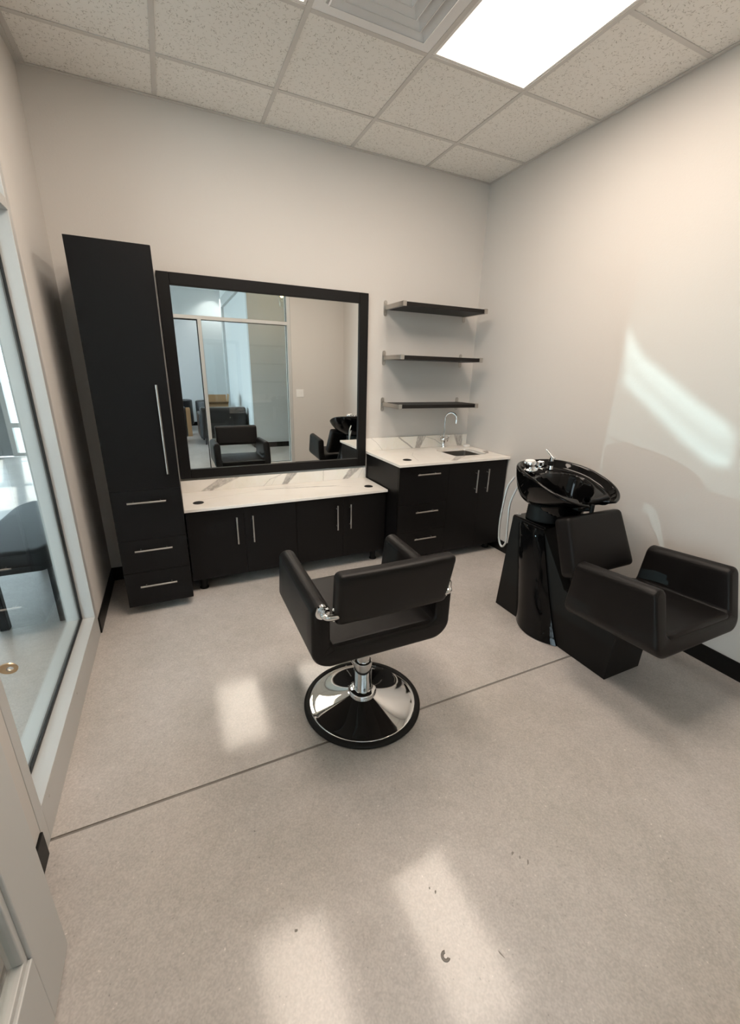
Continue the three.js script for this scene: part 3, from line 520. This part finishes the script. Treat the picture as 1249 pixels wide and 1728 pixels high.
  mesh('hose_holder', [bx(-0.016, 0.016, 0, 0.03, -0.006, 0.006, 0.003), bx(-0.016, -0.009, 0.022, 0.045, -0.014, 0.014, 0.003), bx(0.009, 0.016, 0.022, 0.045, -0.014, 0.014, 0.003), bx(-0.016, 0.016, 0.0, 0.012, -0.018, 0.018, 0.003)].map((q) => q.scale(1.2, 1.2, 1.2).rotateY(0.5).translate(...at(2.53, 0.962, 1.465))), M.chrome, g);
  mesh('mixer_body', [cyl(0.022, 0.02, 0.022, 0, 0, 0, 28), cyl(0.016, 0.016, 0.072, 0, 0.008, 0, 24)].map((q) => q.translate(...at(2.645, 0.955, 1.44))), M.chrome, g);
  mesh('mixer_ring', cyl(0.019, 0.019, 0.03, 0, 0.021, 0, 28).translate(...at(2.645, 0.955, 1.44)), M.rubber, g);
  mesh('mixer_handle', pad(0.028, 0.014, 0.085, 0.006, (v) => { const t = v.z / 0.085; v.x *= 1 - 0.5 * (0.5 - t) * 0.8; const y = v.y; v.y = y * 0.8 + 0.085 - v.z * 0.55 + 0.008; v.z = v.z * 0.85 - 0.012; }, 8, 4, 12).translate(...at(2.645, 0.955, 1.44)), M.chrome, g);
  mesh('hose', tube([[2.44, 0.9, 1.36], [2.415, 0.85, 1.345], [2.405, 0.72, 1.33], [2.402, 0.56, 1.325], [2.408, 0.46, 1.335], [2.415, 0.43, 1.355], [2.42, 0.46, 1.378], [2.42, 0.58, 1.375], [2.425, 0.74, 1.37], [2.45, 0.84, 1.385]].map((p) => at(...p)), 0.0065, 120, 12), M.hose, g);
  mesh('bowl_bracket', [rod(at(2.55, 0.78, 1.70), at(2.56, 0.82, 1.83), 0.014), rod(at(2.565, 0.79, 1.835), at(2.565, 0.845, 1.835), 0.011), bx(2.50 - OX, 2.60 - OX, 0.806, 0.826, 1.73 - OZ, 1.8 - OZ, 0.004)], M.rubber, g);
  // seat
  const bot = 0.352, top = 0.655;
  mesh('seat_shell', uShell(0.63, top, bot, 0.078, 0.088, 0.07, 0.49, 0.018, (v) => { const t = (v.y - bot) / (top - bot), f = v.z / 0.49; v.z = 2.0 - OZ + v.z + (0.03 * (1 - f) - 0.075 * f) * t; v.y += 0.035 * f - 0.012; }), M.leather, g);
  mesh('seat_cushion', pad(0.465, 0.045, 0.47, 0.02, (v) => { v.y += 0.436 + v.z * 0.07 + 0.006 * Math.cos(v.x * 6); v.z += 2.235 - OZ; }), M.leather, g);
  mesh('backrest', pad(0.455, 0.325, 0.105, 0.03, (v) => { const y = v.y, z = v.z, c = Math.cos(-0.42), s = Math.sin(-0.42); v.y = y * c - z * s; v.z = y * s + z * c; v.x *= 1 - 0.05 * y / 0.16; v.y += 0.642; v.z += 1.882 - OZ; }, 24, 18, 8), M.leather, g);
  mesh('seat_frame', [bx(2.47 - OX, 2.66 - OX, 0.335, 0.35, 1.95 - OZ, 2.3 - OZ, 0.004), bx(2.5 - OX, 2.63 - OX, 0.34, 0.6, 1.83 - OZ, 1.87 - OZ, 0.006)], M.dark, g);
  tag(g, 'black shampoo station with glossy wash bowl and reclined armchair', 'shampoo chair');
}

// ------------------------------------------------------------------ the lobby outside
const lw = (name, label, mat, ...b) => structure(mesh(name, b.map((q) => bx(...q)), mat), label);
lw('wall_lobby_side', 'painted lobby wall beside the street entrance', M.lobbyWall, [-WT, 0, 0, LH, -5.75, -WT]);
lw('wall_lobby_far', 'pale painted wall at the far end of the lobby', M.lobbyWall, [-4.15, 4.2, 0, LH, 9.3, 9.45]);
lw('wall_lobby_partition', 'painted lobby partition facing the glazed front', M.lobbyWall, [2.0, 4.2, 0, LH, 5.35, 5.5], [W + WT, 4.2, 0, LH, 3.3, 3.42], [4.2, 4.35, 0, LH, 3.3, 9.45]);
lw('wall_lobby_inner', 'white lobby wall lit by daylight behind the partition', M.lobbyWhite, [2.0, 2.12, 0, LH, 5.5, 9.3]);
lw('trim_1', 'white casing around a blind opening in the lobby wall', M.lobbyWall, [1.94, 2.0, 0, 2.95, 8.7, 8.95], [1.94, 2.0, 2.95, 3.15, 5.55, 8.95]);
lw('ceiling', 'plain lobby ceiling', M.lobbyWhite, [-4.15, 4.35, LH, LH + 0.12, -5.75, 9.45]);
lw('wall_lobby_street', 'lobby wall out of view, pierced by the unseen street windows', M.lobbyWall, [-4.15, -4, 0, LH, -5.75, 2.6], [-4.15, -4, 0, LH, 9.0, 9.3], [-4.15, -4, 3.1, LH, 2.6, 9.0], [-4.15, -4, 0, 0.15, 2.6, 9.0]);
lw('baseboard_lobby', 'black lobby baseboard', M.baseboard, [-4, 2.0, 0, 0.1, 9.29, 9.3], [2.0, 4.2, 0, 0.1, 5.34, 5.35], [1.99, 2.0, 0, 0.1, 5.35, 8.7]);
{  // street windows out of view, placed to light the white inner lobby wall
  const g = group('window'); g.name = 'window_3'; structure(g, 'row of tall street windows out of view, placed to light the inner lobby wall');
  for (let i = 0; i <= 5; i++) { const z = 2.6 + i * 1.28; mesh('mullion', bx(-4.12, -4.02, 0.15, 3.1, Math.max(2.6, z - 0.025), Math.min(9.0, z + 0.025), 0.002), M.alu, g); if (i < 5) mesh('pane', bx(-4.073, -4.067, 0.15, 3.1, z + 0.025, z + 1.255), M.glass, g); }
}
{ // street entrance at the far end, z = -5.6
  const g = group('window'); g.name = 'window_4'; structure(g, 'glazed street entrance front at the end of the lobby');
  const bar = (...b) => mesh('mullion', bx(...b, 0.002), M.alu, g), pane = (x0, x1, y0, y1) => mesh('pane', bx(x0, x1, y0, y1, -5.673, -5.667), M.glass, g), Z = [-5.72, -5.62];
  for (const [a, b] of [[-4.0, -3.95], [-2.8, -2.75], [-1.99, -1.92], [-0.8, -0.75], [-0.185, -0.135]]) bar(a, b, 0, LH, ...Z);
  bar(-3.95, -2.8, 2.15, 2.2, ...Z); bar(-2.75, -1.99, 2.15, 2.2, ...Z); bar(-1.92, -0.8, 2.15, 2.2, ...Z); bar(-0.75, -0.185, 2.15, 2.2, ...Z);
  for (const [a, b] of [[-3.95, -2.8], [-2.75, -1.99], [-1.92, -0.8], [-0.75, -0.185]]) { pane(a, b, 2.2, LH - 0.05); bar(a, b, LH - 0.05, LH, ...Z); if (a !== -2.75) { pane(a, b, 0.56, 2.15); bar(a, b, 0.48, 0.56, ...Z); pane(a, b, 0.06, 0.48); bar(a, b, 0, 0.06, ...Z); } }
  const d = group('door'); d.name = 'door_2'; structure(d, 'grey street door with a glass light');
  for (const b of [[-2.745, -2.62, 0.01, 2.145], [-2.14, -1.992, 0.01, 2.145], [-2.62, -2.14, 0.01, 0.28], [-2.62, -2.14, 2.0, 2.145]]) mesh('rail', bx(...b, -5.7, -5.65, 0.002), M.doorGrey, d);
  mesh('pane', bx(-2.62, -2.14, 0.28, 2.0, -5.678, -5.672), M.glass, d);
  mesh('push_bar', [rod([-2.6, 1.0, -5.61], [-2.08, 1.0, -5.61], 0.015), bx(-2.09, -2.04, 0.9, 1.1, -5.65, -5.6, 0.004)], M.dark, d);
}
structure(mesh('ground', [bx(-30, 20, -0.3, -0.1, -45, -5.75), bx(-40, -4.15, -0.3, -0.1, -5.75, 30)], M.asphalt), 'pale paved ground outside');
{ // low green plant outside the side light
  const lv = []; let q = 3; const r = () => { q = (q * 1664525 + 1013904223) >>> 0; return q / 4294967296; };
  for (let i = 0; i < 160; i++) { const a = r() * 6.28, h = r(), l = 0.12 + r() * 0.1; lv.push(new THREE.ConeGeometry(0.018, l, 4, 1).scale(1, 1, 0.25).rotateZ(0.3 + r() * 0.9).rotateY(a).translate(-1.6 + Math.cos(a) * 0.15 * r(), -0.1 + h * 0.32 + 0.05, -6.1 + Math.sin(a) * 0.15 * r())); }
  const g = group('shrub', [0, 0, 0]); const f = mesh('foliage', lv, M.leaf, g); f.userData.kind = 'stuff'; mesh('stem', rod([-1.6, -0.1, -6.1], [-1.6, 0.15, -6.1], 0.015), M.wood, g);
  tag(g, 'small bright green shrub outside the street entrance', 'shrub');
}
{ // black lounge bench beside the glass
  const g = group('lounge_bench', [-0.385, 0, -0.02]), round = (v) => { const e = Math.max(0, Math.abs(v.z) - 0.36) / 0.22; v.x *= 1 - 0.42 * Math.pow(e, 2.4); };
  mesh('seat_frame', pad(0.42, 0.08, 1.12, 0.02, (v) => { round(v); v.y += 0.41; }, 12, 6, 30), M.benchLeather, g);
  mesh('seat_cushion', pad(0.44, 0.1, 1.16, 0.04, (v) => { round(v); v.y += 0.455 + 0.012 * Math.cos(v.z * 2.6); }, 16, 8, 34), M.benchLeather, g);
  for (const x of [-0.125, 0.165]) for (const z of [-0.42, 0.48]) mesh('leg', bx(x - 0.022, x + 0.022, 0, 0.375, z - 0.022, z + 0.022, 0.004), M.benchLeather, g);
  tag(g, 'black leather lounge bench in the lobby behind the left window', 'bench');
}
function tubChair(label, x, z, turn, s = 1) {
  const g = group('tub_chair', [x, 0, z]); g.rotation.y = turn;
  const o = new THREE.Shape(); o.absarc(0, 0, 0.38 * s, Math.PI * 0.95, Math.PI * 2.05); o.absarc(0, 0, 0.27 * s, Math.PI * 2.05, Math.PI * 0.95, true); o.closePath();
  mesh('tub_back', uvm(new THREE.ExtrudeGeometry(o, { depth: 0.56, bevelEnabled: true, bevelSize: 0.025, bevelThickness: 0.025, bevelSegments: 3, curveSegments: 24 }).rotateX(-Math.PI / 2).translate(0, 0.14, 0)), M.lobbyBlack, g);
  mesh('seat', cyl(0.27 * s, 0.28 * s, 0.28, 0, 0.16, 0, 32), M.lobbyBlack, g);
  for (const [a, b] of [[-0.22, -0.2], [0.22, -0.2], [-0.22, 0.2], [0.22, 0.2]]) mesh('leg', cyl(0.018, 0.022, 0.14, a * s, 0, b * s, 12), M.lobbyBlack, g);
  tag(g, label, 'armchair');
}
tubChair('black tub armchair farthest left in the mirror, by the end wall', 0.64, 8.75, 2.6);
tubChair('black tub armchair in the mirror right of the standing carton', 1.5, 8.3, -2.2);
tubChair('black tub armchair nearest the dark frame in the mirror', 0.4, 6.5, 1.9);
{ // loveseat in the lobby
  const g = group('loveseat', [1.5, 0, 6.3]);
  mesh('seat', pad(0.86, 0.24, 0.66, 0.04, (v) => { v.y += 0.3; v.z += 0.06; }), M.lobbyBlack, g);
  mesh('backrest', pad(0.9, 0.62, 0.18, 0.04, (v) => { v.y += 0.44; v.z -= 0.28; }), M.lobbyBlack, g);
  for (const s of [-1, 1]) mesh('armrest', pad(0.16, 0.5, 0.74, 0.04, (v) => { v.x += s * 0.4; v.y += 0.37; v.z += 0.06; }), M.lobbyBlack, g);
  for (const x of [-0.38, 0.38]) for (const z of [-0.3, 0.36]) mesh('leg', cyl(0.02, 0.025, 0.2, x, 0, z, 12), M.lobbyBlack, g);
  tag(g, 'black loveseat in front of an open carton, seen in the mirror', 'sofa');
}
function carton(label, x, y, z, w, h, d, flaps) {
  const g = group('cardboard_box', [x, y, z]), t = 0.006;
  for (const b of [[-w / 2, w / 2, 0, h, -d / 2, -d / 2 + t], [-w / 2, w / 2, 0, h, d / 2 - t, d / 2], [-w / 2, -w / 2 + t, 0, h, -d / 2 + t, d / 2 - t], [w / 2 - t, w / 2, 0, h, -d / 2 + t, d / 2 - t]]) mesh('side', bx(...b), M.card, g);
  mesh('bottom', bx(-w / 2 + t, w / 2 - t, 0, t, -d / 2 + t, d / 2 - t), M.card, g);
  mesh('handle_hole', bx(-0.045, 0.045, h * 0.1, h * 0.1 + 0.06, -d / 2 - 0.0015, -d / 2), M.cardDark, g);
  if (flaps) { mesh('flap', bx(-w / 2, w / 2, 0, 0.18, -t / 2, t / 2).rotateX(0.1).translate(0, h, d / 2), M.card, g); mesh('flap', bx(-t / 2, t / 2, 0, 0.2, -d / 2, d / 2).rotateZ(-0.15).translate(w / 2, h, 0), M.card, g); mesh('flap', bx(-w / 2, w / 2, 0, 0.15, -t / 2, t / 2).rotateX(-1.2).translate(0, h, -d / 2), M.card, g); }
  tag(g, label, 'box');
}
carton('open cardboard box with raised flaps behind the black loveseat', 1.5, 0, 6.98, 0.42, 0.76, 0.34, true);
carton('tall cardboard box standing on the lobby floor in the mirror', 0.76, 0, 7.45, 0.32, 0.62, 0.36, false);
{ // recessed downlight in the lobby ceiling
  const g = group('downlight', [1.75, LH, 8.95]);
  mesh('trim', lathe([[0.06, -0.001], [0.085, -0.001], [0.088, -0.006], [0.07, -0.008], [0.06, -0.004]], 32), M.white, g); mesh('lens', cyl(0.06, 0.06, 0.003, 0, -0.005, 0, 28), M.bulbCool, g);
  const s = new THREE.SpotLight(lin(1, 1, 0.97), 3.5, 0, 1.0, 0.6, 2); s.position.set(0, -0.02, 0); s.target.position.set(0, -2, 0.1); s.castShadow = true; g.add(s, s.target);
  tag(g, 'bright recessed downlight in the lobby ceiling, seen in the mirror', 'light');
}
{ // pendant with a warm bulb
  const g = group('pendant_lamp', [2.42, 0, 4.4]);
  mesh('cord', rod([0, 2.74, 0], [0, LH, 0], 0.004, 8), M.dark, g); mesh('socket', cyl(0.018, 0.014, 0.05, 0, 2.7, 0, 16), M.brass, g);
  mesh('bulb', new THREE.SphereGeometry(0.026, 18, 14).translate(0, 2.672, 0), M.bulbWarm, g);
  mesh('glass_shade', lathe([[0.02, 2.72], [0.05, 2.69], [0.06, 2.6], [0.05, 2.52], [0.046, 2.5]], 28), M.glass, g);
  const l = new THREE.PointLight(lin(1, 0.65, 0.3), 0.8, 0, 2); l.position.set(0, 2.672, 0); l.castShadow = true; g.add(l);
  tag(g, 'glass pendant lamp with a warm glowing bulb seen in the mirror', 'lamp');
}

// unseen lobby spots standing in for sunlight reflected low onto the right wall
function unseenGlintSpot(label, from, aim, candela, cone, blend, radius, outline) {
  const dir = new THREE.Vector3(...aim).sub(new THREE.Vector3(...from)).normalize(), g = group('unseen_glint_spot', [from[0], 0, from[2]]), y = from[1];
  const q = new THREE.Quaternion().setFromUnitVectors(new THREE.Vector3(0, 1, 0), dir), put = (geo) => geo.applyQuaternion(q).translate(0, y, 0);
  mesh('foot', cyl(0.05, 0.04, 0.012, -0.04, 0, 0, 24), M.dark, g); mesh('stem', rod([-0.04, 0.01, 0], [-0.04, y - 0.02, 0], 0.006), M.dark, g);
  mesh('housing', put(lathe([[0, -0.05], [0.03, -0.05], [0.036, -0.03], [0.036, 0.05], [0.033, 0.05], [0.033, -0.02], [0, -0.02]], 28)), M.dark, g);
  mesh('lens', put(cyl(0.012, 0.012, 0.004, 0, -0.008, 0, 20)), M.bulbCool, g);
  if (outline) {   // unseen mask plate, its slots cut to shape the beam into the wall streak
    const far = 0.22, U = new THREE.Vector3(0, 1, 0).cross(dir).normalize(), V = dir.clone().cross(U), o = new THREE.Vector3(...from);
    const flat = ([wy, wz]) => { const d = new THREE.Vector3(W, wy, wz).sub(o), k = far / d.dot(dir); d.multiplyScalar(k); return new THREE.Vector2(d.dot(U), d.dot(V)); };
    const plate = new THREE.Shape(Array.from({ length: 32 }, (_, i) => new THREE.Vector2(0.075 * Math.cos(i * Math.PI / 16), 0.075 * Math.sin(i * Math.PI / 16)))); for (const poly of outline) plate.holes.push(new THREE.Path(poly.map(flat)));
    const m4 = new THREE.Matrix4().makeBasis(U, V, dir).setPosition(dir.x * far, y + dir.y * far, dir.z * far);
    mesh('streak_mask_plate', new THREE.ExtrudeGeometry(plate, { depth: 0.0008, bevelEnabled: false, curveSegments: 32 }).applyMatrix4(m4), M.dark, g);
    mesh('streak_mask_arm', rod([dir.x * 0.04, y + dir.y * 0.04 + 0.036, dir.z * 0.04], [dir.x * far, y + dir.y * far + 0.06, dir.z * far], 0.003, 8), M.dark, g);
  }
  const s = new THREE.SpotLight(lin(0.62, 0.94, 1.0), candela, 0, cone, blend, 2); s.position.set(0, y, 0); s.target.position.copy(dir).add(new THREE.Vector3(0, y, 0)); s.shadow.radius = radius; s.castShadow = true; g.add(s, s.target);
  tag(g, label, 'spotlight');
}
const STREAK = [[1.82, 1.448], [1.635, 1.575], [1.51, 1.77], [1.40, 1.93], [1.30, 2.10], [1.24, 2.16], [1.085, 2.165], [1.08, 2.08], [1.19, 1.905], [1.34, 1.70], [1.42, 1.58], [1.482, 1.496]];  // outline of the reflected sunlight streak on the right wall
const EDGES = [[[1.47, 1.498], [1.40, 1.60], [1.32, 1.71], [1.175, 1.91], [1.09, 2.06], [1.075, 2.17], [1.125, 2.17], [1.15, 2.06], [1.235, 1.91], [1.38, 1.71], [1.45, 1.60], [1.51, 1.5]],
  [[1.74, 1.47], [1.635, 1.58], [1.51, 1.77], [1.40, 1.93], [1.30, 2.10], [1.25, 2.15], [1.235, 2.08], [1.335, 1.91], [1.44, 1.75], [1.56, 1.58], [1.66, 1.49]]];
unseenGlintSpot('unseen spotlight with a broad curved mask slot, standing in for reflected sunlight on the right wall', [-3.2, 0.1, 0.305], [W, 1.42, 1.78], 56, 0.14, 0.1, 0.045, [STREAK]);
unseenGlintSpot('unseen spotlight with two narrow mask slots, standing in for the bright rims of the reflected sunlight', [-3.2, 0.1, 0.49], [W, 1.42, 1.78], 36, 0.14, 0.1, 0.07, EDGES);
unseenGlintSpot('unseen open spotlight, standing in for the broad reflected daylight on the right wall', [-3.2, 0.1, 0.125], [W, 1.1, 1.85], 19, 0.2, 0.7, 0.3, null);

renderer.render(scene, camera);
